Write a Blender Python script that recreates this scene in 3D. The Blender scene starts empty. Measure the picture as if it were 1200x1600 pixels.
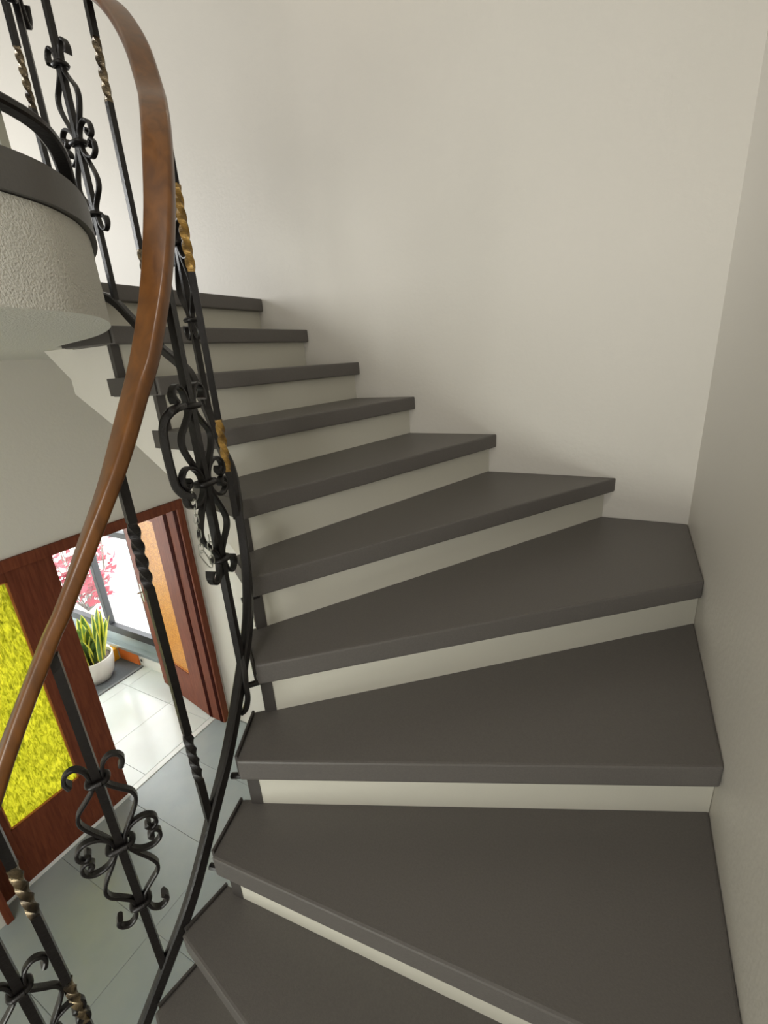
import bpy, bmesh, math, random
from mathutils import Vector, Matrix
random.seed(7)
PI = math.pi
S = bpy.context.scene
COL = S.collection

# ------------------------------------------------------------------ camera
# World is built with the camera at the origin; everything is lifted by ZO at
# the end so that the entrance hall floor lies at z = 0.
ZO = 2.8886
cam_data = bpy.data.cameras.new('camera')
cam = bpy.data.objects.new('camera', cam_data)
COL.objects.link(cam)
cam_data.sensor_fit = 'HORIZONTAL'
cam_data.sensor_width = 36.0
cam_data.lens = 704.4 / 1200 * 36.0
cam_data.clip_start = 0.02
R0 = (0.88518464, 0.46063689, -0.06528257)
R1 = (0.09400708, -0.31451795, -0.94458516)
R2 = (-0.45564331, 0.82999525, -0.32170958)
cam.matrix_world = Matrix(((R0[0], -R1[0], -R2[0], 0), (R0[1], -R1[1], -R2[1], 0),
                           (R0[2], -R1[2], -R2[2], 0), (0, 0, 0, 1)))
S.camera = cam

# ------------------------------------------------------------------ world, exposure
S.view_settings.view_transform = 'Standard'
S.view_settings.look = 'None'
S.view_settings.gamma = 1.0
S.view_settings.use_curve_mapping = False
S.view_settings.exposure = -0.1
W = bpy.data.worlds.new('sky'); S.world = W; W.use_nodes = True
bg = W.node_tree.nodes['Background']
bg.inputs[0].default_value = (0.96, 0.985, 1.0, 1)
bg.inputs[1].default_value = 7.5

def area(name, loc, aim, size, power, col, sy=None):
    l = bpy.data.lights.new(name, 'AREA'); l.energy = power; l.color = col
    l.shape = 'RECTANGLE' if sy else 'SQUARE'
    l.size = size
    if sy: l.size_y = sy
    o = bpy.data.objects.new(name, l); COL.objects.link(o)
    o.location = loc
    o.rotation_euler = (Vector(aim) - Vector(loc)).to_track_quat('-Z', 'Y').to_euler()
    return o
# daylight of the upper floor, coming along the landing from the left
area('upper_window_light', (-4.6, 0.3, 1.05), (-1.9, 2.1, 0.5), 1.3, 64, (0.985, 0.995, 0.99), 1.4)
# daylight behind the camera, upper floor
area('rear_window_light', (-1.9, -3.1, 1.2), (-1.2, 2.1, 0.2), 1.4, 22, (0.99, 0.985, 0.975), 1.2)
# fill light added by the right-hand wall to brighten landing edge and risers
area('side_fill_light', (0.22, -1.7, 0.15), (-2.0, 1.0, 0.0), 1.0, 46, (1.0, 0.99, 0.965), 1.2)
# added fill from the ceiling, its source unseen, lamp high on the back wall
area('ceiling_fill_light', (-0.5, -1.2, 2.78), (-0.5, -1.0, 0), 0.6, 19, (1.0, 0.97, 0.92))
wl = bpy.data.lights.new('wall_lamp_light', 'POINT'); wl.energy = 1.0; wl.color = (1.0, 0.92, 0.78); wl.shadow_soft_size = 0.05
wlo = bpy.data.objects.new('wall_lamp_light', wl); COL.objects.link(wlo); wlo.location = (-1.08, 1.90, 1.86)
# fill light added in the unseen hall to lift the door wall
area('hall_fill_light', (-0.9, -2.6, -1.5), (-2.84, 0.9, -0.2), 1.2, 48, (0.98, 1.0, 0.92), 0.9)

# ------------------------------------------------------------------ helpers
ORG = {}
def link(o, parent=None):
    COL.objects.link(o)
    if parent: o.parent = parent
    return o
def thing(name, label, cat, loc=(0, 0, 0), group=None):
    o = bpy.data.objects.new(name, None); COL.objects.link(o)
    o.empty_display_size = 0.1
    o.location = loc; ORG[o.name] = Vector(loc)
    if label: o['label'] = label
    if cat: o['category'] = cat
    if group: o['group'] = group
    return o
def obj(name, bm, mat, parent=None, smooth=False, label=None, kind=None, auto=None):
    bmesh.ops.recalc_face_normals(bm, faces=bm.faces[:])
    me = bpy.data.meshes.new(name); bm.to_mesh(me); bm.free()
    org = ORG[parent.name] if parent else Vector((0, 0, 0))
    me.transform(Matrix.Translation(-org))
    if mat: me.materials.append(mat)
    if smooth:
        for p in me.polygons: p.use_smooth = True
        if auto:
            try: me.set_sharp_from_angle(angle=math.radians(auto))
            except Exception: pass
    o = bpy.data.objects.new(name, me); link(o, parent)
    ORG[o.name] = org
    if label: o['label'] = label
    if kind: o['kind'] = kind
    return o
def tag(o, label, cat, group=None):
    o['label'] = label; o['category'] = cat
    if group: o['group'] = group
    return o
def struct(name, bm, mat, parent=None, smooth=False):
    o = obj(name, bm, mat, parent, smooth)
    if not parent: o['kind'] = 'structure'
    return o
def BM(): return bmesh.new()
def box(bm, x0, x1, y0, y1, z0, z1, bev=0):
    vs = [bm.verts.new(p) for p in ((x0, y0, z0), (x1, y0, z0), (x1, y1, z0), (x0, y1, z0),
                                    (x0, y0, z1), (x1, y0, z1), (x1, y1, z1), (x0, y1, z1))]
    fs = [bm.faces.new([vs[i] for i in f]) for f in ((0, 3, 2, 1), (4, 5, 6, 7), (0, 1, 5, 4), (1, 2, 6, 5), (2, 3, 7, 6), (3, 0, 4, 7))]
    if bev:
        es = {e for f in fs for e in f.edges}
        bmesh.ops.bevel(bm, geom=list(es), offset=bev, segments=2, affect='EDGES', profile=0.6)
def bx(*a, **k):
    bm = BM(); box(bm, *a, **k); return bm
def prism(bm, poly, z0, z1, bev=0, seg=2):
    """vertical prism over a plan polygon; z0/z1 numbers or per-vertex lists"""
    n = len(poly)
    a = z0 if isinstance(z0, (list, tuple)) else [z0] * n
    b = z1 if isinstance(z1, (list, tuple)) else [z1] * n
    lo = [bm.verts.new((p[0], p[1], a[i])) for i, p in enumerate(poly)]
    hi = [bm.verts.new((p[0], p[1], b[i])) for i, p in enumerate(poly)]
    fs = [bm.faces.new(lo[::-1]), bm.faces.new(hi)]
    for i in range(n):
        j = (i + 1) % n
        fs.append(bm.faces.new((lo[i], lo[j], hi[j], hi[i])))
    if bev:
        es = {e for f in fs for e in f.edges}
        bmesh.ops.bevel(bm, geom=list(es), offset=bev, segments=seg, affect='EDGES', profile=0.6)
def cat(P, n=8):
    P = [Vector(p) for p in P]; out = []
    for i in range(len(P) - 1):
        p0 = P[max(i - 1, 0)]; p1 = P[i]; p2 = P[i + 1]; p3 = P[min(i + 2, len(P) - 1)]
        for k in range(n):
            u = k / n
            out.append(.5 * (2 * p1 + (p2 - p0) * u + (2 * p0 - 5 * p1 + 4 * p2 - p3) * u * u + (-p0 + 3 * p1 - 3 * p2 + p3) * u ** 3))
    out.append(P[-1]); return out
def sweep(bm, pts, prof, up=(0, 0, 1), twist=None, scale=None, caps=True):
    """sweep a closed 2-D profile (side, up) along pts"""
    pts = [Vector(p) for p in pts]; n = len(pts); up = Vector(up); rings = []
    for i, p in enumerate(pts):
        t = (pts[min(i + 1, n - 1)] - pts[max(i - 1, 0)]).normalized()
        s = t.cross(up).normalized(); u = s.cross(t)
        a = twist[i] if twist else 0; k = scale[i] if scale else 1
        c, d = math.cos(a), math.sin(a)
        rings.append([bm.verts.new(p + (s * (q[0] * c - q[1] * d) + u * (q[0] * d + q[1] * c)) * k) for q in prof])
    m = len(prof)
    for i in range(n - 1):
        for j in range(m):
            k = (j + 1) % m
            bm.faces.new((rings[i][j], rings[i][k], rings[i + 1][k], rings[i + 1][j]))
    if caps:
        bm.faces.new(rings[0][::-1]); bm.faces.new(rings[-1])
def rect(w, h, r=0.0, n=3):
    if r <= 0: return [(-w/2, -h/2), (w/2, -h/2), (w/2, h/2), (-w/2, h/2)]
    out = []
    for cx, cy, a0 in ((w/2-r, -h/2+r, -PI/2), (w/2-r, h/2-r, 0), (-w/2+r, h/2-r, PI/2), (-w/2+r, -h/2+r, PI)):
        for k in range(n + 1):
            a = a0 + PI/2 * k / n
            out.append((cx + r * math.cos(a), cy + r * math.sin(a)))
    return out
def circ(r, n=8): return [(r * math.cos(2*PI*k/n), r * math.sin(2*PI*k/n)) for k in range(n)]
def lathe(bm, prof, c, n=32):
    rings = []
    for r, z in prof:
        rings.append([bm.verts.new((c[0] + r*math.cos(2*PI*k/n), c[1] + r*math.sin(2*PI*k/n), c[2] + z)) for k in range(n)])
    for a, b in zip(rings, rings[1:]):
        for k in range(n):
            bm.faces.new((a[k], a[(k+1) % n], b[(k+1) % n], b[k]))
    bm.faces.new(rings[0][::-1]); bm.faces.new(rings[-1])

# ------------------------------------------------------------------ materials
def mat(name, col, rough=0.5, metal=0.0, spec=0.5, bump=None, var=None, coat=0.0):
    """bump=(scale, strength, detail); var=(scale, amount, second colour)"""
    m = bpy.data.materials.new(name); m.use_nodes = True
    nt = m.node_tree; b = nt.nodes['Principled BSDF']
    b.inputs['Base Color'].default_value = (*col, 1)
    b.inputs['Roughness'].default_value = rough
    b.inputs['Metallic'].default_value = metal
    b.inputs['Specular IOR Level'].default_value = spec
    b.inputs['Coat Weight'].default_value = coat
    tc = nt.nodes.new('ShaderNodeTexCoord')
    if var:
        n = nt.nodes.new('ShaderNodeTexNoise'); n.inputs['Scale'].default_value = var[0]; n.inputs['Detail'].default_value = 6
        r = nt.nodes.new('ShaderNodeValToRGB')
        r.color_ramp.elements[0].position = 0.5 - var[1]; r.color_ramp.elements[1].position = 0.5 + var[1]
        r.color_ramp.elements[0].color = (*col, 1); r.color_ramp.elements[1].color = (*var[2], 1)
        nt.links.new(tc.outputs['Object'], n.inputs['Vector']); nt.links.new(n.outputs['Fac'], r.inputs['Fac'])
        nt.links.new(r.outputs['Color'], b.inputs['Base Color'])
    if bump:
        n = nt.nodes.new('ShaderNodeTexNoise'); n.inputs['Scale'].default_value = bump[0]; n.inputs['Detail'].default_value = bump[2]
        bp = nt.nodes.new('ShaderNodeBump'); bp.inputs['Strength'].default_value = bump[1]; bp.inputs['Distance'].default_value = 0.01
        nt.links.new(tc.outputs['Object'], n.inputs['Vector']); nt.links.new(n.outputs['Fac'], bp.inputs['Height'])
        nt.links.new(bp.outputs['Normal'], b.inputs['Normal'])
    return m
def srgb(r, g, b):
    f = lambda c: (c/255/12.92) if c <= 10 else ((c/255 + .055)/1.055) ** 2.4
    return (f(r), f(g), f(b))
M = {}
M['wall'] = mat('cream_wall_paint', srgb(220, 215, 206), 0.45, spec=0.35, bump=(60, 0.10, 5), var=(1.3, 0.3, srgb(215, 211, 202)))
M['plaster'] = mat('rough_white_plaster', srgb(226, 224, 214), 0.8, spec=0.2, bump=(250, 0.75, 5))
M['ceil'] = mat('white_ceiling_paint', srgb(232, 228, 216), 0.8, spec=0.2)
M['tread'] = mat('dark_taupe_step_covering', srgb(92, 88, 85), 0.42, spec=0.4, bump=(420, 0.10, 3), var=(220, 0.25, srgb(100, 96, 92)))
M['riser'] = mat('off_white_riser', srgb(208, 205, 192), 0.5, spec=0.3, bump=(40, 0.05, 4))
M['strip'] = mat('charcoal_edge_strip', srgb(70, 66, 63), 0.5)
M['iron'] = mat('black_wrought_iron', srgb(24, 21, 20), 0.33, metal=0.2, spec=0.5, bump=(150, 0.10, 4), var=(60, 0.2, srgb(32, 29, 28)))
M['twist'] = mat('twisted_iron_painted_highlights', srgb(46, 40, 35), 0.26, metal=0.75, bump=(150, 0.15, 4), var=(30, 0.16, srgb(140, 124, 98)))  # pale second colour stands in for highlights on the dark iron
M['gilt'] = mat('gold_painted_twisted_iron', srgb(104, 78, 40), 0.35, metal=0.6, bump=(150, 0.2, 4), var=(40, 0.2, srgb(196, 156, 84)))
M['grey'] = mat('dark_grey_floor_edge', srgb(92, 90, 87), 0.45, bump=(200, 0.08, 3))
def wood(name, c1, c2, rough, scale=(1, 1, 1), coat=0.3):
    m = mat(name, c1, rough, coat=coat); nt = m.node_tree; b = nt.nodes['Principled BSDF']
    tc = nt.nodes.new('ShaderNodeTexCoord'); mp = nt.nodes.new('ShaderNodeMapping')
    mp.inputs['Scale'].default_value = scale
    n = nt.nodes.new('ShaderNodeTexNoise'); n.inputs['Scale'].default_value = 14; n.inputs['Detail'].default_value = 7; n.inputs['Distortion'].default_value = 0.6
    r = nt.nodes.new('ShaderNodeValToRGB')
    r.color_ramp.elements[0].position = 0.32; r.color_ramp.elements[1].position = 0.7
    r.color_ramp.elements[0].color = (*c1, 1); r.color_ramp.elements[1].color = (*c2, 1)
    nt.links.new(tc.outputs['Object'], mp.inputs['Vector']); nt.links.new(mp.outputs['Vector'], n.inputs['Vector'])
    nt.links.new(n.outputs['Fac'], r.inputs['Fac']); nt.links.new(r.outputs['Color'], b.inputs['Base Color'])
    return m
M['rail'] = wood('varnished_brown_handrail', srgb(90, 54, 21), srgb(116, 72, 29), 0.34, (3, 3, 1), coat=0.15)
M['door'] = wood('mahogany_door_wood', srgb(98, 47, 29), srgb(122, 64, 41), 0.55, (5, 5, 0.5), coat=0.0)
M['door'].node_tree.nodes['Principled BSDF'].inputs['Specular IOR Level'].default_value = 0.25
M['groove'] = mat('dark_red_groove', srgb(46, 13, 7), 0.8, spec=0.05)
M['bead'] = wood('light_glazing_bead', srgb(168, 100, 44), srgb(190, 120, 60), 0.4, (5, 5, 1))
def coloured_glass(name, col, dark, sc, stretch, strength=0.8, clear=0.0, edge=(0.32, 0.62)):
    m = bpy.data.materials.new(name); m.use_nodes = True; nt = m.node_tree; N = nt.nodes; L = nt.links
    N.clear()
    out = N.new('ShaderNodeOutputMaterial'); tr = N.new('ShaderNodeBsdfTranslucent'); gl = N.new('ShaderNodeBsdfGlossy')
    tp = N.new('ShaderNodeBsdfTransparent')
    mx = N.new('ShaderNodeMixShader'); mx2 = N.new('ShaderNodeMixShader')
    tc = N.new('ShaderNodeTexCoord'); mp = N.new('ShaderNodeMapping'); mp.inputs['Scale'].default_value = stretch
    n = N.new('ShaderNodeTexNoise'); n.inputs['Scale'].default_value = sc; n.inputs['Detail'].default_value = 4; n.inputs['Distortion'].default_value = 1.2
    r = N.new('ShaderNodeValToRGB'); r.color_ramp.elements[0].position = edge[0]; r.color_ramp.elements[1].position = edge[1]
    r.color_ramp.elements[0].color = (*dark, 1); r.color_ramp.elements[1].color = (*col, 1)
    bp = N.new('ShaderNodeBump'); bp.inputs['Strength'].default_value = strength; bp.inputs['Distance'].default_value = 0.01
    L.new(tc.outputs['Object'], mp.inputs['Vector']); L.new(mp.outputs['Vector'], n.inputs['Vector'])
    L.new(n.outputs['Fac'], r.inputs['Fac']); L.new(n.outputs['Fac'], bp.inputs['Height'])
    L.new(r.outputs['Color'], tr.inputs['Color']); L.new(r.outputs['Color'], tp.inputs['Color'])
    for x in (tr, gl): L.new(bp.outputs['Normal'], x.inputs['Normal'])
    gl.inputs['Roughness'].default_value = 0.15
    mx.inputs[0].default_value = clear; L.new(tr.outputs[0], mx.inputs[1]); L.new(tp.outputs[0], mx.inputs[2])
    mx2.inputs[0].default_value = 0.05; L.new(mx.outputs[0], mx2.inputs[1]); L.new(gl.outputs[0], mx2.inputs[2])
    L.new(mx2.outputs[0], out.inputs['Surface'])
    return m
M['yglass'] = coloured_glass('yellow_hammered_glass', srgb(232, 228, 112), srgb(140, 142, 38), 46, (1, 1.7, 0.5), clear=0.04)
M['oglass'] = mat('amber_speckled_glass', srgb(176, 108, 26), 0.35, spec=0.4, bump=(120, 0.4, 4), var=(95, 0.12, srgb(216, 152, 48)))
def clear_glass():
    m = bpy.data.materials.new('clear_window_glass'); m.use_nodes = True; nt = m.node_tree; N = nt.nodes; N.clear()
    out = N.new('ShaderNodeOutputMaterial'); tp = N.new('ShaderNodeBsdfTransparent'); gl = N.new('ShaderNodeBsdfGlossy'); mx = N.new('ShaderNodeMixShader')
    gl.inputs['Roughness'].default_value = 0.02; mx.inputs[0].default_value = 0.05
    nt.links.new(tp.outputs[0], mx.inputs[1]); nt.links.new(gl.outputs[0], mx.inputs[2]); nt.links.new(mx.outputs[0], out.inputs['Surface'])
    return m
M['clear'] = clear_glass()
M['hall_tile'] = mat('grey_slate_floor_tile', srgb(156, 166, 168), 0.26, bump=(12, 0.12, 6), var=(5, 0.25, srgb(168, 175, 174)))
M['grout'] = mat('grey_grout', srgb(134, 141, 141), 0.8)
M['white_tile'] = mat('white_glazed_floor_tile', srgb(222, 228, 226), 0.18, var=(3, 0.3, srgb(214, 218, 212)))
M['white'] = mat('white_paint', srgb(232, 231, 224), 0.45)
M['threshold'] = mat('pale_threshold_strip', srgb(228, 230, 226), 0.3)
M['frame'] = mat('dark_window_frame_metal', srgb(30, 32, 35), 0.5)
M['alu'] = mat('grey_sill_metal', srgb(150, 160, 162), 0.35, metal=0.4)
M['mat'] = mat('grey_doormat_fibre', srgb(98, 102, 106), 0.95, bump=(260, 0.8, 4), var=(90, 0.3, srgb(112, 116, 118)))
M['matedge'] = mat('mat_rubber_edge', srgb(124, 126, 126), 0.8)
M['pot'] = mat('white_ceramic_pot', srgb(232, 228, 220), 0.3)
M['soil'] = mat('potting_soil', srgb(74, 62, 54), 0.95, bump=(60, 1.0, 6), var=(40, 0.2, srgb(120, 108, 98)))
M['leaf'] = mat('snake_plant_green', srgb(72, 112, 52), 0.4, var=(30, 0.2, srgb(120, 150, 80)))
M['leafedge'] = mat('snake_plant_yellow_margin', srgb(228, 222, 88), 0.4)
M['orange'] = mat('orange_plastic', srgb(226, 120, 48), 0.45)
M['yellow'] = mat('yellow_plastic', srgb(238, 178, 40), 0.45)
M['steel'] = mat('bright_steel', srgb(170, 170, 160), 0.3, metal=0.9)
M['ground'] = mat('pale_paving', srgb(214, 212, 204), 0.8, var=(6, 0.3, srgb(204, 202, 194)))
M['petal'] = mat('magenta_bracts', srgb(176, 16, 60), 0.6, var=(9, 0.3, srgb(140, 10, 40)))
M['twig'] = mat('grey_twig', srgb(110, 100, 92), 0.8)
M['lamp'] = mat('opal_lamp_glass', srgb(245, 240, 228), 0.3)

# ------------------------------------------------------------------ levels and plan of the stair
H = 0.18; T = 0.0611; ZE = -0.7286
ZK = ZE + 6 * H                       # landing level
ZF = ZK - 18 * H                      # hall floor level
XR, YB = 0.2676, 2.1111               # right wall, back wall
XL = -2.84                            # door wall (hall side)
SOF = 0.118                           # underside of the landing slab
def zl(i): return ZE + (i - 4) * H
FI = {-2: (-1.02, 0.06), -1: (-.935, .168), 0: (-.868, .266), 1: (-.822, .352), 2: (-.77, .44), 3: (-.766, .557), 4: (-.789, .689),
      5: (-.875, .803), 6: (-.985, .918), 7: (-1.215, 1.01), 8: (-1.41, 1.05), 9: (-1.62, 1.07), 10: (-1.86, 1.08)}
FO = {-2: (XR, -1.5), -1: (XR, -.80), 0: (XR, -.26), 1: (XR, .142), 2: (XR, .533), 3: (XR, 1.003), 4: (XR, 1.576),
      5: (-.012, YB), 6: (-.528, YB), 7: (-.938, YB), 8: (-1.243, YB), 9: (-1.546, YB), 10: (-1.829, YB)}
EPS = 0.001
def wall_hit(p, d):
    """walk from p along d to the right or back wall"""
    ts = []
    if d.x > 1e-6: ts.append((XR - EPS - p.x) / d.x)
    if d.y > 1e-6: ts.append((YB - EPS - p.y) / d.y)
    return p + d * min(ts)
def nose(i):
    a = Vector(FI[i]); b = Vector(FO[i]); d = (b - a).normalized(); n = Vector((-d.y, d.x))
    return a, d, n
def line(i, off, start=0.0):
    a, d, n = nose(i)
    p = a + n * off + d * start
    return p, wall_hit(p, d)

# ------------------------------------------------------------------ room shell
walls_top = 2.9
XU = -6.4                              # far end of the upper corridor
YF = -3.2                              # wall behind the camera
struct('wall_right', bx(XR, XR + .2, YF - .2, YB + .2, ZF - .1, walls_top), M['wall'])
bm = BM()
box(bm, XU, XR, YB, YB + .13, SOF, walls_top)
box(bm, XL - .16, XR, YB, YB + .13, ZF - .1, SOF)
struct('wall_back', bm, M['wall'])
struct('wall_front', bx(XU, XR, YF - .2, YF, ZF - .1, walls_top), M['wall'])
struct('wall_far', bx(XU - .2, XU, YF - .2, YB + .13, SOF, walls_top), M['wall'])
struct('ceiling', bx(XU - .2, XR + .2, YF - .2, YB + .2, walls_top, walls_top + .2), M['ceil'])
# hall-side wall with the doorway
DY0, DY1, DZ = .40, 2.085, -.872       # outer edges of the wooden door frame
bm = BM()
box(bm, XL - .16, XL, YF, DY0 + .03, ZF - .1, SOF)
box(bm, XL - .16, XL, DY0 + .03, DY1 - .02, DZ - .03, SOF)
box(bm, XL - .16, XL, DY1 - .02, YB, ZF - .1, SOF)
struct('wall_left', bm, M['wall'])
# hall floor: bed and its tiles
fl = struct('floor', bx(XL - .16, XR, YF, YB, ZF - .12, ZF - .004), M['grout'])
tile_me = None
def tiles(parent, x0, x1, y0, y1, ox, oy, sx, sy, z, m, gap=.003, name='tile'):
    i0 = math.floor((x0 - ox) / sx); i1 = math.ceil((x1 - ox) / sx)
    j0 = math.floor((y0 - oy) / sy); j1 = math.ceil((y1 - oy) / sy)
    for i in range(i0, i1):
        for j in range(j0, j1):
            a, b = max(x0, ox + i * sx + gap / 2), min(x1, ox + (i + 1) * sx - gap / 2)
            c, d = max(y0, oy + j * sy + gap / 2), min(y1, oy + (j + 1) * sy - gap / 2)
            if b - a < .02 or d - c < .02: continue
            obj(name, bx(a, b, c, d, z - .0045, z, bev=.001), m, parent)
tiles(fl, XL - .10, XR, -.9, YB, XL - .10, .30, .9, .45, ZF, M['hall_tile'], gap=.002)
# upper floor slab: rough plastered body with a grey edge
EDGE = [(-.78, YF), (-.80, -1.2), (-.845, -.3), (-.872, .2), (-.888, .40), (-.896, .479), (-.913, .546), (-.946, .604), (-.991, .656), (-1.068, .719), (-1.18, .79),
        (-1.34, .865), (-1.5, .92), (-1.75, .985), (-1.90, 1.03)]
edge = [(p.x, p.y) for p in cat([(x, y, 0) for x, y in EDGE], 5)]
def inset(P, o):
    out = []
    for i, p in enumerate(P):
        a = Vector(P[max(i-1, 0)]); b = Vector(P[min(i+1, len(P)-1)]); t = (b - a).normalized()
        out.append((p[0] - t.y * o, p[1] + t.x * o))
    return out
body = inset(edge, .012)
bm = BM()
prism(bm, body + [(-1.93, YB - .001), (XU, YB - .001), (XU, YF)], SOF, ZK - T - .002)
up = struct('floor_upper', bm, M['plaster'])
bm = BM()
prism(bm, edge + [(-1.93, 1.09), (-1.90, YB - .001), (XU, YB - .001), (XU, YF)], ZK - T, ZK)
o = obj('edge_band', bm, M['grey'], up)

# ------------------------------------------------------------------ staircase
st = thing('staircase', 'winding staircase with dark taupe treads and off-white risers along the cream walls', 'staircase', (-.3, .5, ZF))
def tread_poly(i):
    a, d, n = nose(i)
    fi = a; fo = wall_hit(a, d)
    a2, d2, n2 = nose(i + 1)
    bi = a2 + n2 * .045 - d2 * .03
    bo = wall_hit(bi, d2)
    poly = [fi, fo]
    if fo.x > XR - .01 and bo.y > YB - .01: poly.append(Vector((XR - EPS, YB - EPS)))
    poly += [bo, bi]
    return poly
for i in range(-2, 10):
    P = tread_poly(i)
    bm = BM(); prism(bm, P, zl(i) - T, zl(i), bev=.006)
    t = obj('tread', bm, M['tread'], st)
    a = P[0]; b = P[-1]; dv = (b - a).normalized(); nn = Vector((-dv.y, dv.x))
    # raised strip that closes the inner end of the covering
    bm = BM()
    q = [a + dv * .012 + nn * .001, b + nn * .001, b + nn * .007, a + dv * .012 + nn * .007]
    prism(bm, q, zl(i) - T + .004, zl(i) + .004)
    obj('end_trim', bm, M['strip'], t)
    if i > 5: continue
    bm = BM()
    c = Vector((a.x + dv.x * .02, a.y + dv.y * .02, zl(i) - T - .006))
    sweep(bm, [c + Vector((nn.x, nn.y, 0)) * .03, c - Vector((nn.x, nn.y, 0)) * .02], circ(.008, 8))
    obj('bolt', bm, M['iron'], t)
# the top tread is the edge of the landing
a, d, n = nose(10)
bm = BM(); prism(bm, [a, wall_hit(a, d), wall_hit(a + n * .07, d), a + n * .07], ZK - T - .001, ZK + .001, bev=.006)
obj('tread', bm, M['tread'], st)
for i in range(-1, 11):
    p, q = line(i, .034); p2, q2 = line(i, .052)
    bm = BM(); prism(bm, [p, q, q2, p2], zl(i - 1) - .002, zl(i) - T + .001)
    r = obj('riser', bm, M['riser'], st)
    p, _ = line(i, .032, -.001); p2, _ = line(i, .054, -.001)
    d = nose(i)[1]
    bm = BM(); prism(bm, [p, p + d * .031, p2 + d * .031, p2], zl(i - 1) - .001, zl(i) - T + .0005)
    obj('end_strip', bm, M['strip'], r)
# plastered mass below the treads (inner side and sloping soffit)
ZB = {0: -2.0, 1: -1.8, 2: -1.6, 3: -1.4, 4: -1.12, 5: -.86, 6: -.60, 7: -.50, 8: -.38, 9: -.240, 10: -.055}
bm = BM()
for i in range(2, 10):
    pi, po = line(i, .040, .004); ni, no = line(i + 1, .050 if i < 9 else .12, .004)
    poly = [pi, po]; zb = [ZB[i], ZB[i]]
    if po.x > XR - .01 and no.y > YB - .01:
        poly.append(Vector((XR - EPS, YB - EPS))); zb.append((ZB[i] + ZB[i+1]) / 2)
    poly += [no, ni]; zb += [ZB[i+1], ZB[i+1]]
    prism(bm, poly, zb, zl(i) - T - .001)
pi, po = line(10, .050, .004)
prism(bm, [pi, po, po + Vector((-.20, 0)), pi + Vector((-.20, 0))], [-.055, -.055, .115, .115], [SOF - .001] * 4)
obj('soffit', bm, M['wall'], st)

# ------------------------------------------------------------------ railing of the stair
BAR = [(-1.06, -.15, -2.16), (-1.0, .02, -1.9), (-.957, .15, -1.69), (-.911, .253, -1.511), (-.872, .321, -1.374), (-.825, .401, -1.204), (-.796, .491, -1.007),
       (-.790, .56, -.885), (-.803, .643, -.752), (-.826, .720, -.640), (-.857, .774, -.548), (-.900, .825, -.462), (-.945, .868, -.392), (-.988, .915, -.326), (-1.028, .945, -.276),
       (-1.075, .966, -.222), (-1.12, .988, -.141), (-1.20, 1.015, -.017), (-1.26, 1.027, .027), (-1.33, 1.037, .069), (-1.393, 1.044, .109),
       (-1.474, 1.048, .18), (-1.525, 1.049, .226), (-1.58, 1.05, .255), (-1.70, 1.05, .275), (-1.84, 1.045, .285)]
RAIL = [(-1.03, -.05, -1.10), (-.972, .10, -.86), (-.928, .219, -.633), (-.879, .31, -.457), (-.854, .35, -.383), (-.829, .393, -.297), (-.801, .463, -.168), (-.790, .534, -.036),
        (-.791, .578, .04), (-.803, .64, .164), (-.830, .702, .296), (-.872, .762, .425), (-.930, .823, .522), (-1.0, .884, .597), (-1.085, .944, .718), (-1.18, .996, .823),
        (-1.263, 1.028, .898), (-1.36, 1.04, .965), (-1.53, 1.05, 1.06), (-1.75, 1.05, 1.14), (-1.88, 1.045, 1.16)]
rl = thing('stair_railing', 'black wrought iron stair railing with scrolled and twisted balusters under a brown wooden handrail', 'railing', (-.95, .15, -1.75))
bar = cat(BAR, 6); rail = cat(RAIL, 6)
bm = BM(); sweep(bm, bar, rect(.024, .028, .004, 1)); obj('bottom_rail', bm, M['iron'], rl, True, auto=40)
bm = BM(); sweep(bm, rail, rect(.056, .026, .008, 3)); obj('handrail', bm, M['rail'], rl, True, label='polished brown wooden handrail, rounded at its edges', auto=50)
def z_at(path, x, y):
    best = min(path, key=lambda p: (p.x - x) ** 2 + (p.y - y) ** 2)
    k = path.index(best); out = (1e9, 0)
    for a, b in ((k - 1, k), (k, k + 1)):
        if a < 0 or b >= len(path): continue
        A, B = path[a], path[b]; d = Vector((B.x - A.x, B.y - A.y)); u = max(0, min(1, ((x - A.x) * d.x + (y - A.y) * d.y) / max(d.length_squared, 1e-9)))
        q = A.lerp(B, u); e = (q.x - x) ** 2 + (q.y - y) ** 2
        if e < out[0]: out = (e, q.z)
    k0 = max(0, k - 1); k1 = min(len(path) - 1, k + 1)
    t = Vector((path[k1].x - path[k0].x, path[k1].y - path[k0].y)).normalized()
    return out[1], t
BW = .016
def straight(bm, x, y, z0, z1, t, twists=(), w=BW):
    """square bar with twisted stretches"""
    zs = [z0]; tw = [0.0]; a = 0.0
    pts = []
    for u, v in sorted(twists):
        pts.append((u, v))
    cur = z0
    for u, v in pts:
        if u > cur: zs.append(u); tw.append(a)
        n = 40
        for k in range(1, n + 1):
            zs.append(u + (v - u) * k / n); tw.append(a + PI * 2.2 * k / n * ((v - u) / .14))
        a = tw[-1]; cur = v
    zs.append(z1); tw.append(a)
    sweep(bm, [(x, y, z) for z in zs], rect(w, w), up=(t.x, t.y, 0), twist=tw)
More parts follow.
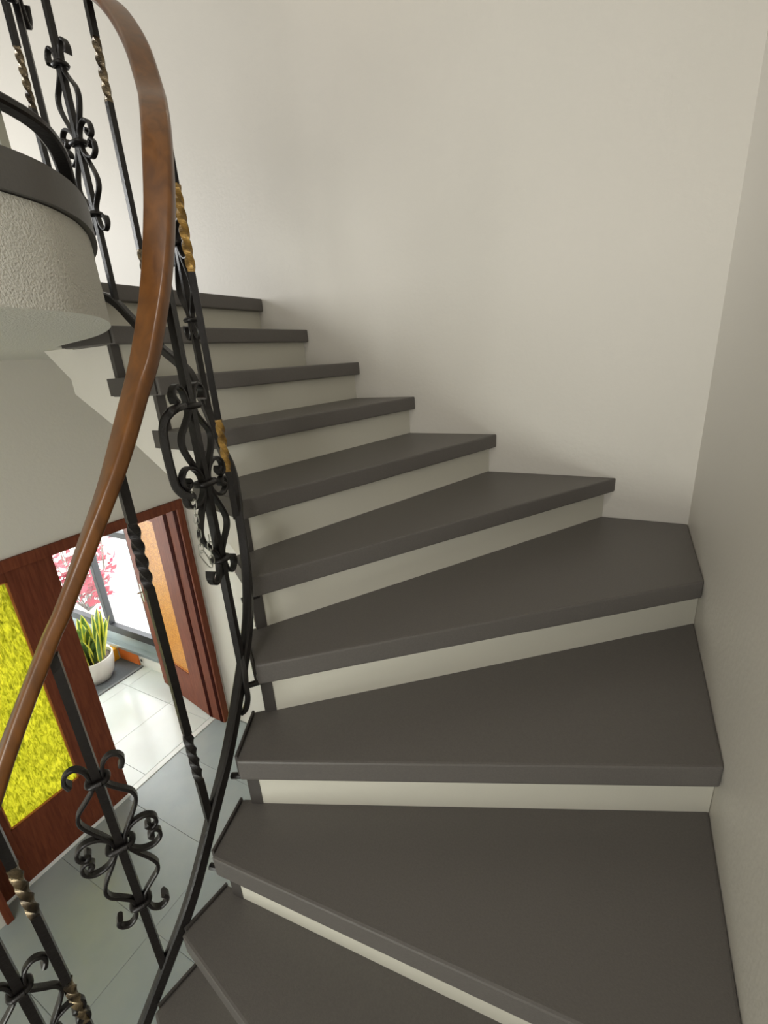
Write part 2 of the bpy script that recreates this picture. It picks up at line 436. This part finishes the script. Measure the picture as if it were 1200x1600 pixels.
# one scroll strip in its own plane (u along the railing, v up from its outer collar)
STRIP = [(.044, .012), (.050, .026), (.046, .040), (.032, .047), (.018, .036), (.012, .016), (.0105, 0), (.013, -.018), (.030, -.040), (.047, -.060), (.0515, -.082),
         (.042, -.108), (.024, -.140), (.0125, -.165), (.0105, -.182), (.015, -.203), (.033, -.222), (.056, -.226), (.072, -.213), (.073, -.194), (.062, -.186), (.054, -.196), (.060, -.203)]
def scroll_baluster(parent, x, y, z0, z1, t, c, w=BW):
    """c = heights of the three collars, top first"""
    bm = BM(); straight(bm, x, y, z0, z1, t, w=w)
    b = obj('baluster', bm, M['iron'], parent)
    tn = Vector((t.x, t.y, 0)); nrm = Vector((-t.y, t.x, 0)); o = Vector((x, y, 0))
    for s in (1, -1):
        for flip in (0, 1):
            pts = []
            for k, (u, v) in enumerate(STRIP):
                if flip: z = c[2] - v * (c[1] - c[2]) / .182
                else: z = c[0] + v * (c[0] - c[1]) / .182
                pts.append(o + tn * (u * s) + nrm * (.0035 if flip else -.0035) * 0 + Vector((0, 0, z)))
            cp = cat(pts, 4); nn = len(cp)
            sc = [1 + .5 * max(0, 1 - min(q, nn - 1 - q) / 7) for q in range(nn)]
            bm = BM(); sweep(bm, cp, rect(.0072, .0165, .002, 1), up=nrm, scale=sc)
            obj('scroll', bm, M['iron'], b, True, auto=35)
    for k, z in enumerate(c):
        bm = BM()
        w = .034 if k != 1 else .046
        ring = []
        for q in rect(w, .030, .010, 3):
            ring.append(o + tn * q[0] + nrm * q[1] + Vector((0, 0, z)))
        ring = [ring[-1]] + ring + [ring[0]]
        sweep(bm, ring[1:-1] + [ring[1]], circ(.0065, 6), caps=False)
        obj('collar', bm, M['iron'], b, True)
    return b
def twist_baluster(parent, x, y, z0, z1, t, tw, m='twist'):
    a, bb = tw
    bm = BM(); straight(bm, x, y, z0, a[0], t)
    b = obj('baluster', bm, M['iron'], parent)
    for u, v in ((a[1], bb[0]), (bb[1], z1)):
        bm = BM(); straight(bm, x, y, u, v, t); obj('plain_bar', bm, M['iron'], b)
    for u, v in (a, bb):
        bm = BM(); straight(bm, x, y, u, v, t, [(u + .004, v - .004)])
        obj('twisted_section', bm, M[m], b, False, label='twisted stretch with worn gold paint' if m == 'gilt' else None)
    return b
# (x, y, kind, heights) from the foot of the visible flight upwards
BALS = [(-.970, .113, 's', None), (-.948, .173, 't', (-1.36, -1.215, -1.0, -.86)), (-.873, .318, 's', (-.763, -.945, -1.128)), (-.799, .476, 't', None), (-.808, .664, 's', (-.067, -.233, -.416)),
        (-.944, .856, 't', (-.262, -.123, .223, .40)), (-1.130, .993, 's', (.513, .333, .140)), (-1.345, 1.039, 't', None), (-1.531, 1.049, 's', (.855, .669, .485)), (-1.715, 1.05, 't', (.42, .56, .80, .95))]
for k, (x, y, kind, hz) in enumerate(BALS):
    zb, t = z_at(bar, x, y); zr, _ = z_at(rail, x, y)
    zb += .004; zr -= .024
    if kind == 's':
        c = hz or (zb + .60, zb + .42, zb + .235)
        scroll_baluster(rl, x, y, zb, zr, t, c)
    else:
        if hz and len(hz) == 4: tw = ((hz[0], hz[1]), (hz[2], hz[3]))
        elif hz: tw = ((hz[0], hz[1]), (hz[0] + .49, hz[1] + .49))
        else: tw = ((zb + .135, zb + .275), (zb + .635, zb + .775))
        twist_baluster(rl, x, y, zb, zr, t, tw, 'gilt' if k == 5 else 'iron' if k == 3 else 'twist')
# curved iron bracket that ties the bottom rail to the steps
def strip_obj(name, pts, prof, m, parent, up, smooth=True):
    bm = BM(); sweep(bm, cat(pts, 6), prof, up=up); return obj(name, bm, m, parent, smooth, auto=40)
strip_obj('bracket', [(-.806, .668, -.690), (-.790, .655, -.717), (-.788, .648, -.757), (-.786, .645, -.788), (-.789, .641, -.811), (-.793, .634, -.826), (-.800, .625, -.832)], rect(.014, .014, .003, 1), M['iron'], rl, (.6, .8, 0))

# ------------------------------------------------------------------ railing of the landing
lr = thing('landing_railing', 'black iron railing on the grey rounded edge of the upper landing, top left', 'railing', (-.95, .5, ZK))
LB = [(-.84, -.3, .425), (-.875, .2, .425), (-.892, .40, .425), (-.905, .500, .423), (-.936, .573, .423), (-.985, .628, .421), (-1.035, .668, .417), (-1.085, .702, .404), (-1.13, .73, .38), (-1.16, .75, .345)]
LB = [(x - .012, y + .004, z) for x, y, z in LB]
lb = cat(LB, 6)
bm = BM(); sweep(bm, lb, rect(.030, .016, .004, 1)); obj('bottom_rail', bm, M['iron'], lr, True, auto=40)
bm = BM(); sweep(bm, [p + Vector((0, 0, .88)) for p in lb], rect(.056, .026, .008, 3)); obj('handrail', bm, M['rail'], lr, True, label='brown wooden handrail above the picture edge')
x, y = -1.0, .630
zb, t = z_at(lb, x, y)
scroll_baluster(lr, x, y, zb, zb + .87, t, (zb + .60, zb + .42, zb + .235), .010)
x, y = -.912, .45
zb, t = z_at(lb, x, y)
twist_baluster(lr, x, y, zb, zb + .87, t, ((zb + .135, zb + .275), (zb + .635, zb + .775)))
for (x, y) in ((-.925, .505), (-.886, .2)):
    zb, t = z_at(lb, x, y)
    bm = BM(); straight(bm, x - .006, y, ZK - .001, zb, t); obj('foot_post', bm, M['steel'], lr, label='short foot under the bottom rail, pale for the glare on it')  # bright steel stands in for the glare on the foot

# ------------------------------------------------------------------ hook and chain on the railing
hk = [(-0.790, 0.634, -0.064), (-0.779, 0.602, -0.067), (-0.789, 0.59, -0.079), (-0.795, 0.582, -0.099), (-0.797, 0.579, -0.126), (-0.797, 0.579, -0.175), (-0.796, 0.581, -0.214), (-0.792, 0.585, -0.229), (-0.787, 0.592, -0.239), (-0.779, 0.603, -0.246)]
bm = BM(); sweep(bm, cat(hk, 6), rect(.013, .017, .003, 1), up=(.64, .77, 0))
tag(obj('iron_hook', bm, M['iron'], None, True, auto=40), 'thick black iron hook curving out from a scrolled baluster, a chain on its tip', 'hook')
ch = thing('hanging_chain', 'thin steel chain with a snap hook hanging from the black iron hook', 'chain', (-.786, .605, -.41))
def link_mesh(p, d, side, L=.019, Wd=.010, r=.0012):
    d = d.normalized(); side = (side - d * side.dot(d)).normalized(); bm = BM(); pts = []
    for k in range(13):
        a = 2 * PI * k / 12; ca, sa = math.cos(a), math.sin(a)
        pts.append(p + d * ((L / 2 - Wd / 2) * (1 if ca > 0 else -1) * min(1, abs(ca) * 3) + Wd / 2 * ca) + side * (Wd / 2 * sa))
    sweep(bm, pts, circ(r, 5), up=d.cross(side), caps=False); return bm
def chain(p0, p1, n):
    p0 = Vector(p0); p1 = Vector(p1); d = p1 - p0; s1 = Vector((.77, -.63, 0)).cross(d.normalized()); s2 = d.normalized().cross(s1)
    for k in range(n):
        obj('link', link_mesh(p0.lerp(p1, (k + .5) / n), d, s1 if k % 2 else s2, L=d.length / n * 1.28), M['steel'], ch, True)
chain((-.781, .604, -.236), (-.786, .601, -.370), 8)
chain((-.782, .624, -.340), (-.782, .619, -.404), 4)
bm = BM()
sweep(bm, cat([(-.786, .601, -.366), (-.790, .597, -.376), (-.783, .608, -.406), (-.779, .613, -.411), (-.778, .614, -.402), (-.783, .605, -.370), (-.786, .601, -.366)], 5), circ(.0013, 6), up=(.77, -.63, .05))
obj('snap_hook', bm, M['steel'], ch, True)

# ------------------------------------------------------------------ doorway
fr = thing('trim_1', 'mahogany door frame around the entrance doorway below the landing', None, (XL, 1.2, ZF))
fr['kind'] = 'structure'
XF0, XF1 = XL - .155, XL + .018        # frame depth
JW = .055
obj('jamb', bx(XF0, XF1, DY1 - JW, DY1, ZF, DZ - .066, bev=.003), M['door'], fr)
obj('jamb', bx(XF0, XF1, DY0, DY0 + JW - .02, ZF, DZ - .066, bev=.003), M['door'], fr)
obj('header', bx(XF0, XF1, DY0, DY1, DZ - .066, DZ, bev=.003), M['door'], fr)
for gx in (XL - .036, XF0 - .006):
    obj('groove', bx(gx, gx + .036, DY1 - JW - .003, DY1 - JW + .002, ZF, DZ - .066), M['groove'], fr)
obj('threshold', bx(XL - .150, XL - .100, DY0 + .03, DY1 - JW, ZF - .003, ZF + .006, bev=.002), M['threshold'], fr)
# closed leaf with yellow glass
def leaf_parts(root, tf, L, Z0, Z1, g0, g1, gz0, gz1, glass):
    """a leaf lying along local u (0..L), thickness local v (0..th); tf maps (u, v, z) to the world"""
    th = .042
    def pb(name, u0, u1, z0, z1, v0, v1, m, label=None, bev=.002):
        bm = BM(); box(bm, u0, u1, v0, v1, z0, z1, bev=bev)
        for v in bm.verts: v.co = tf(v.co)
        return obj(name, bm, m, root, label=label)
    pb('stile', 0, g0, Z0, Z1, 0, th, M['door']); pb('stile', g1, L, Z0, Z1, 0, th, M['door'])
    pb('bottom_panel', g0, g1, Z0, gz0, 0, th, M['door']); pb('top_panel', g0, g1, gz1, Z1, 0, th, M['door'])
    pb('glass', g0 - .004, g1 + .004, gz0 - .004, gz1 + .004, .016, .024, glass, bev=0)
    for (a, b, c, d) in ((g0, g1, gz0, gz0 + .010), (g0, g1, gz1 - .010, gz1), (g0, g0 + .010, gz0, gz1), (g1 - .010, g1, gz0, gz1)):
        pb('bead', a, b, c, d, .006, .016, M['bead'], label='lighter wooden glazing bead', bev=.001)
    return pb
d1 = thing('door_1', 'closed mahogany door leaf with a tall yellow hammered glass pane', None, (XL - .10, .85, ZF)); d1['kind'] = 'structure'
leaf_parts(d1, lambda c: Vector((XL - .108 - c.y, 1.235 - c.x, c.z)), .797, ZF + .02, DZ - .068, .245, .640, -2.465, -1.03, M['yglass'])
# open leaf with amber glass, swung out into the porch
d2 = thing('door_2', 'open mahogany door leaf with an amber glass pane, swung back in the porch', None, (XL - .16, 2.03, ZF)); d2['kind'] = 'structure'
hx, hy = XL - .165, 2.028
ang = math.radians(10)
ux, uy = -math.cos(ang), math.sin(ang)
pb = leaf_parts(d2, lambda c: Vector((hx + ux * c.x + uy * c.y, hy + uy * c.x - ux * c.y, c.z)), .79, ZF + .012, DZ - .075, .205, .59, -2.53, -1.09, M['oglass'])
bm = BM(); c = [Vector((.75, -.002, -1.86)), Vector((.75, -.045, -1.86)), Vector((.70, -.052, -1.86)), Vector((.65, -.050, -1.865))]
tfl = lambda c: Vector((hx + ux * c.x + uy * c.y, hy + uy * c.x - ux * c.y, c.z))
sweep(bm, cat([tfl(q) for q in c], 5), circ(.008, 8)); obj('handle', bm, M['steel'], d2, True, label='steel lever handle')
pb('lock_plate', .735, .765, -1.96, -1.78, -.003, .001, M['steel'], bev=0)

# ------------------------------------------------------------------ porch beyond the doorway
PX = -7.4; PY0 = -.3; PY = 2.27; PZ = -.35
pf = struct('floor_porch', bx(PX, XL - .16, PY0, PY + .1, ZF - .12, ZF - .004), M['grout'])
tiles(pf, PX, XL - .16, PY0, PY, -2.905, 1.99, .6, .6, ZF, M['white_tile'])
struct('wall_porch_side', bx(-3.9, XL - .16, PY, PY + .1, ZF - .1, PZ), M['white'])
struct('wall_porch', bx(PX, XL - .16, PY0 - .15, PY0, ZF - .1, PZ), M['white'])
struct('ceiling_porch', bx(PX, XL - .16, PY0 - .15, PY + .1, PZ, PZ + .12), M['white'])
w1 = thing('window_1', 'large glazed porch screen with dark metal frames beside the open door', None, (-4.9, PY, ZF)); w1['kind'] = 'structure'
struct('baseboard_porch', bx(PX, -3.9, PY - .012, PY + .1, ZF, ZF + .165), M['white'])
obj('sill', bx(PX, -3.9, PY - .05, PY + .09, ZF + .165, ZF + .20, bev=.004), M['alu'], w1)
obj('bottom_frame', bx(PX, -3.9, PY - .01, PY + .05, -2.57, -2.485, bev=.004), M['frame'], w1)
obj('lower_panel', bx(PX, -3.9, PY + .01, PY + .03, ZF + .20, -2.57), M['alu'], w1)
for x in (-4.68, -6.4, -3.93):
    obj('mullion', bx(x - .028, x + .028, PY - .012, PY + .052, -2.485, PZ, bev=.004), M['frame'], w1)
obj('transom', bx(PX, -3.9, PY - .01, PY + .05, -1.42, -1.36, bev=.004), M['frame'], w1)
for a, b in ((-7.39, -6.428), (-6.372, -4.708), (-4.652, -3.958)):
    obj('pane', bx(a, b, PY + .018, PY + .024, -2.485, -1.42), M['clear'], w1)
    obj('pane', bx(a, b, PY + .018, PY + .024, -1.36, PZ), M['clear'], w1)
w2 = thing('window_2', 'glazed end wall of the porch', None, (PX, 1, ZF)); w2['kind'] = 'structure'
for y in (PY0 + .03, 1.0, PY - .0):
    obj('mullion', bx(PX - .05, PX, y - .028, y + .028, ZF, PZ), M['frame'], w2)
for a, b in ((PY0 + .058, .972), (1.028, PY - .028)):
    obj('pane', bx(PX - .03, PX - .024, a, b, ZF + .05, PZ), M['clear'], w2)
obj('bottom_frame', bx(PX - .05, PX, PY0, PY, ZF, ZF + .05), M['frame'], w2)
gr = struct('ground', bx(-14, -3.0, -6, 12, ZF - .2, ZF - .13), M['ground']); 

# doormat, pot, plant
mt = tag(obj('doormat', bx(-4.98, -4.235, 1.50, 2.245, ZF, ZF + .010, bev=.004), M['mat']), 'grey doormat under the white plant pot', 'doormat')
bm = BM()
for (a, b, c, d) in ((-4.255, -4.23, 1.495, 2.25), (-4.985, -4.255, 1.495, 1.515)): box(bm, a, b, c, d, ZF, ZF + .013)
ORG[mt.name] = Vector((0, 0, 0)); obj('rubber_edge', bm, M['matedge'], mt)
pc = Vector((-4.50, 1.93, ZF + .0105))
pt = thing('potted_snake_plant', 'yellow edged snake plant in a white pot on the grey doormat', 'plant', pc)
bm = BM()
lathe(bm, [(.10, 0), (.135, .01), (.165, .07), (.186, .16), (.192, .25), (.190, .262), (.180, .262), (.174, .235), (.170, .21)], pc, 40)
obj('pot', bm, M['pot'], pt, True, auto=50)
bm = BM(); lathe(bm, [(.172, .20), (.172, .225), (.10, .236), (.01, .238)], pc, 24); obj('soil', bm, M['soil'], pt, True)
random.seed(3)
def snake_leaf(base, h, w, ang, lean, curl):
    """pointed upright blade: green middle with yellow margins"""
    nU = 9; root = None
    d = Vector((math.cos(ang), math.sin(ang), 0)); s = Vector((-d.y, d.x, 0))
    mid, lft, rgt = BM(), BM(), BM()
    rows = []
    for k in range(nU + 1):
        u = k / nU
        c = base + d * (lean * u ** 1.6) + Vector((0, 0, h * u))
        ww = w * (0.55 + 1.2 * u - 0.3 * u * u) * (1 - u ** 3.2) if k < nU else 0.0004
        sv = s * math.cos(curl * u) + d * math.sin(curl * u)
        rows.append((c, sv, ww, d * (ww * .35)))
    def strip(bm, a, b):
        pr = None
        for c, sv, ww, up_ in rows:
            p = c + sv * (ww * a) + up_ * abs(a); q = c + sv * (ww * b) + up_ * abs(b)
            th = Vector((d.x, d.y, 0)) * .003
            cur = [bm.verts.new(v) for v in (p, q, q - th, p - th)]
            if pr:
                for i in range(4): bm.faces.new((pr[i], pr[(i+1) % 4], cur[(i+1) % 4], cur[i]))
            else: bm.faces.new(cur[::-1])
            pr = cur
        bm.faces.new(pr)
    strip(mid, -.62, 0.0); strip(mid, 0.0, .62); strip(lft, -1, -.62); strip(lft, .62, 1)
    bmesh.ops.remove_doubles(mid, verts=mid.verts[:], dist=1e-6)
    lf = obj('leaf', mid, M['leaf'], pt, True, auto=60)
    obj('leaf_margin', lft, M['leafedge'], lf, True, auto=60, label='yellow leaf margin')
for k in range(24):
    a = k * 2.4; r = .02 + .11 * math.sqrt(k / 24)
    b = pc + Vector((r * math.cos(a), r * math.sin(a), .215))
    snake_leaf(b, random.uniform(.36, .58) * (1 - .25 * k / 24), random.uniform(.036, .052), a + random.uniform(-.5, .5), random.uniform(.03, .16), random.uniform(-.6, .6))
tag(obj('yellow_box', bx(-4.72, -4.60, 2.10, 2.235, ZF + .0105, ZF + .15, bev=.008), M['yellow']), 'small yellow box behind the white plant pot', 'box')
tag(obj('orange_board', bx(-4.60, -4.28, 2.244, 2.257, ZF + .0105, ZF + .145, bev=.002), M['orange']), 'low orange board leaning on the white base under the porch window', 'board')
so = obj('floor_socket', bx(-4.26, -4.21, 2.250, 2.2575, ZF + .055, ZF + .105, bev=.002), M['white'])
tag(so, 'small round socket on the white base of the porch window', 'socket')
bm = BM(); sweep(bm, [(-4.235, 2.2505, ZF + .08), (-4.235, 2.247, ZF + .08)], circ(.017, 14)); ORG[so.name] = Vector((0, 0, 0)); obj('socket_ring', bm, M['frame'], so)

# flowering shrub outside the glass
sh = thing('flowering_shrub', 'magenta flowering shrub outside the porch glass', 'shrub', (-6.3, 2.85, ZF - .13))
bm = BM(); random.seed(11)
tips = []
for k in range(26):
    a = random.uniform(0, 2 * PI); r = random.uniform(.1, .7)
    p = [Vector((-6.3, 2.85, ZF - .13)), Vector((-6.3 + .6 * r * math.cos(a), 2.85 + .4 * r * math.sin(a), ZF + .25)),
         Vector((-6.3 + r * math.cos(a), 2.85 + r * math.sin(a) * .55, ZF + random.uniform(.35, 1.25)))]
    c = cat(p, 5); sweep(bm, c, circ(.006, 5), up=(.3, .9, .1)); tips += c[4:]
obj('stems', bm, M['twig'], sh, True, kind='stuff')
bm = BM()
for k in range(420):
    c = random.choice(tips) + Vector([random.gauss(0, .09) for _ in range(3)])
    n = Vector([random.gauss(0, 1) for _ in range(3)]).normalized(); u = n.orthogonal().normalized(); v = n.cross(u); s = random.uniform(.03, .075)
    vs = [bm.verts.new(c + q) for q in (u * s, v * s * .6 + n * .006, -u * s, -v * s * .6 + n * .006)]
    bm.faces.new(vs)
obj('bracts', bm, M['petal'], sh, kind='stuff')

# ------------------------------------------------------------------ lamps of the upper floor (just outside the picture; ceiling one added for fill)
cl = thing('added_ceiling_lamp', 'added round opal ceiling lamp above the stairwell, out of view', 'lamp', (-.5, -1.2, walls_top))
bm = BM(); lathe(bm, [(.20, -.0), (.20, -.02), (.16, -.07), (.08, -.09), (.01, -.094)], (-.5, -1.2, walls_top - .001), 32); obj('shade', bm, M['lamp'], cl, True)
wlt = thing('wall_lamp', 'small opal wall lamp high on the cream back wall', 'lamp', (-1.08, YB, 1.86))
bm = BM(); sweep(bm, [(-1.08, YB, 2.0), (-1.08, YB - .02, 2.0)], circ(.06, 20), up=(0, 0, 1)); obj('back_plate', bm, M['white'], wlt)
bm = BM(); sweep(bm, cat([(-1.08, YB - .02, 2.0), (-1.08, YB - .17, 2.01), (-1.08, YB - .21, 1.97)], 5), circ(.009, 8), up=(1, 0, 0)); obj('arm', bm, M['white'], wlt, True)
bm = BM(); lathe(bm, [(.03, .11), (.10, -.04), (.095, -.04), (.026, .105)], (-1.08, YB - .21, 1.87), 24); obj('shade', bm, M['lamp'], wlt, True)
# ------------------------------------------------------------------ lift the world so that the hall floor is at z = 0
for o in S.objects:
    if o.parent is None: o.location.z += ZO
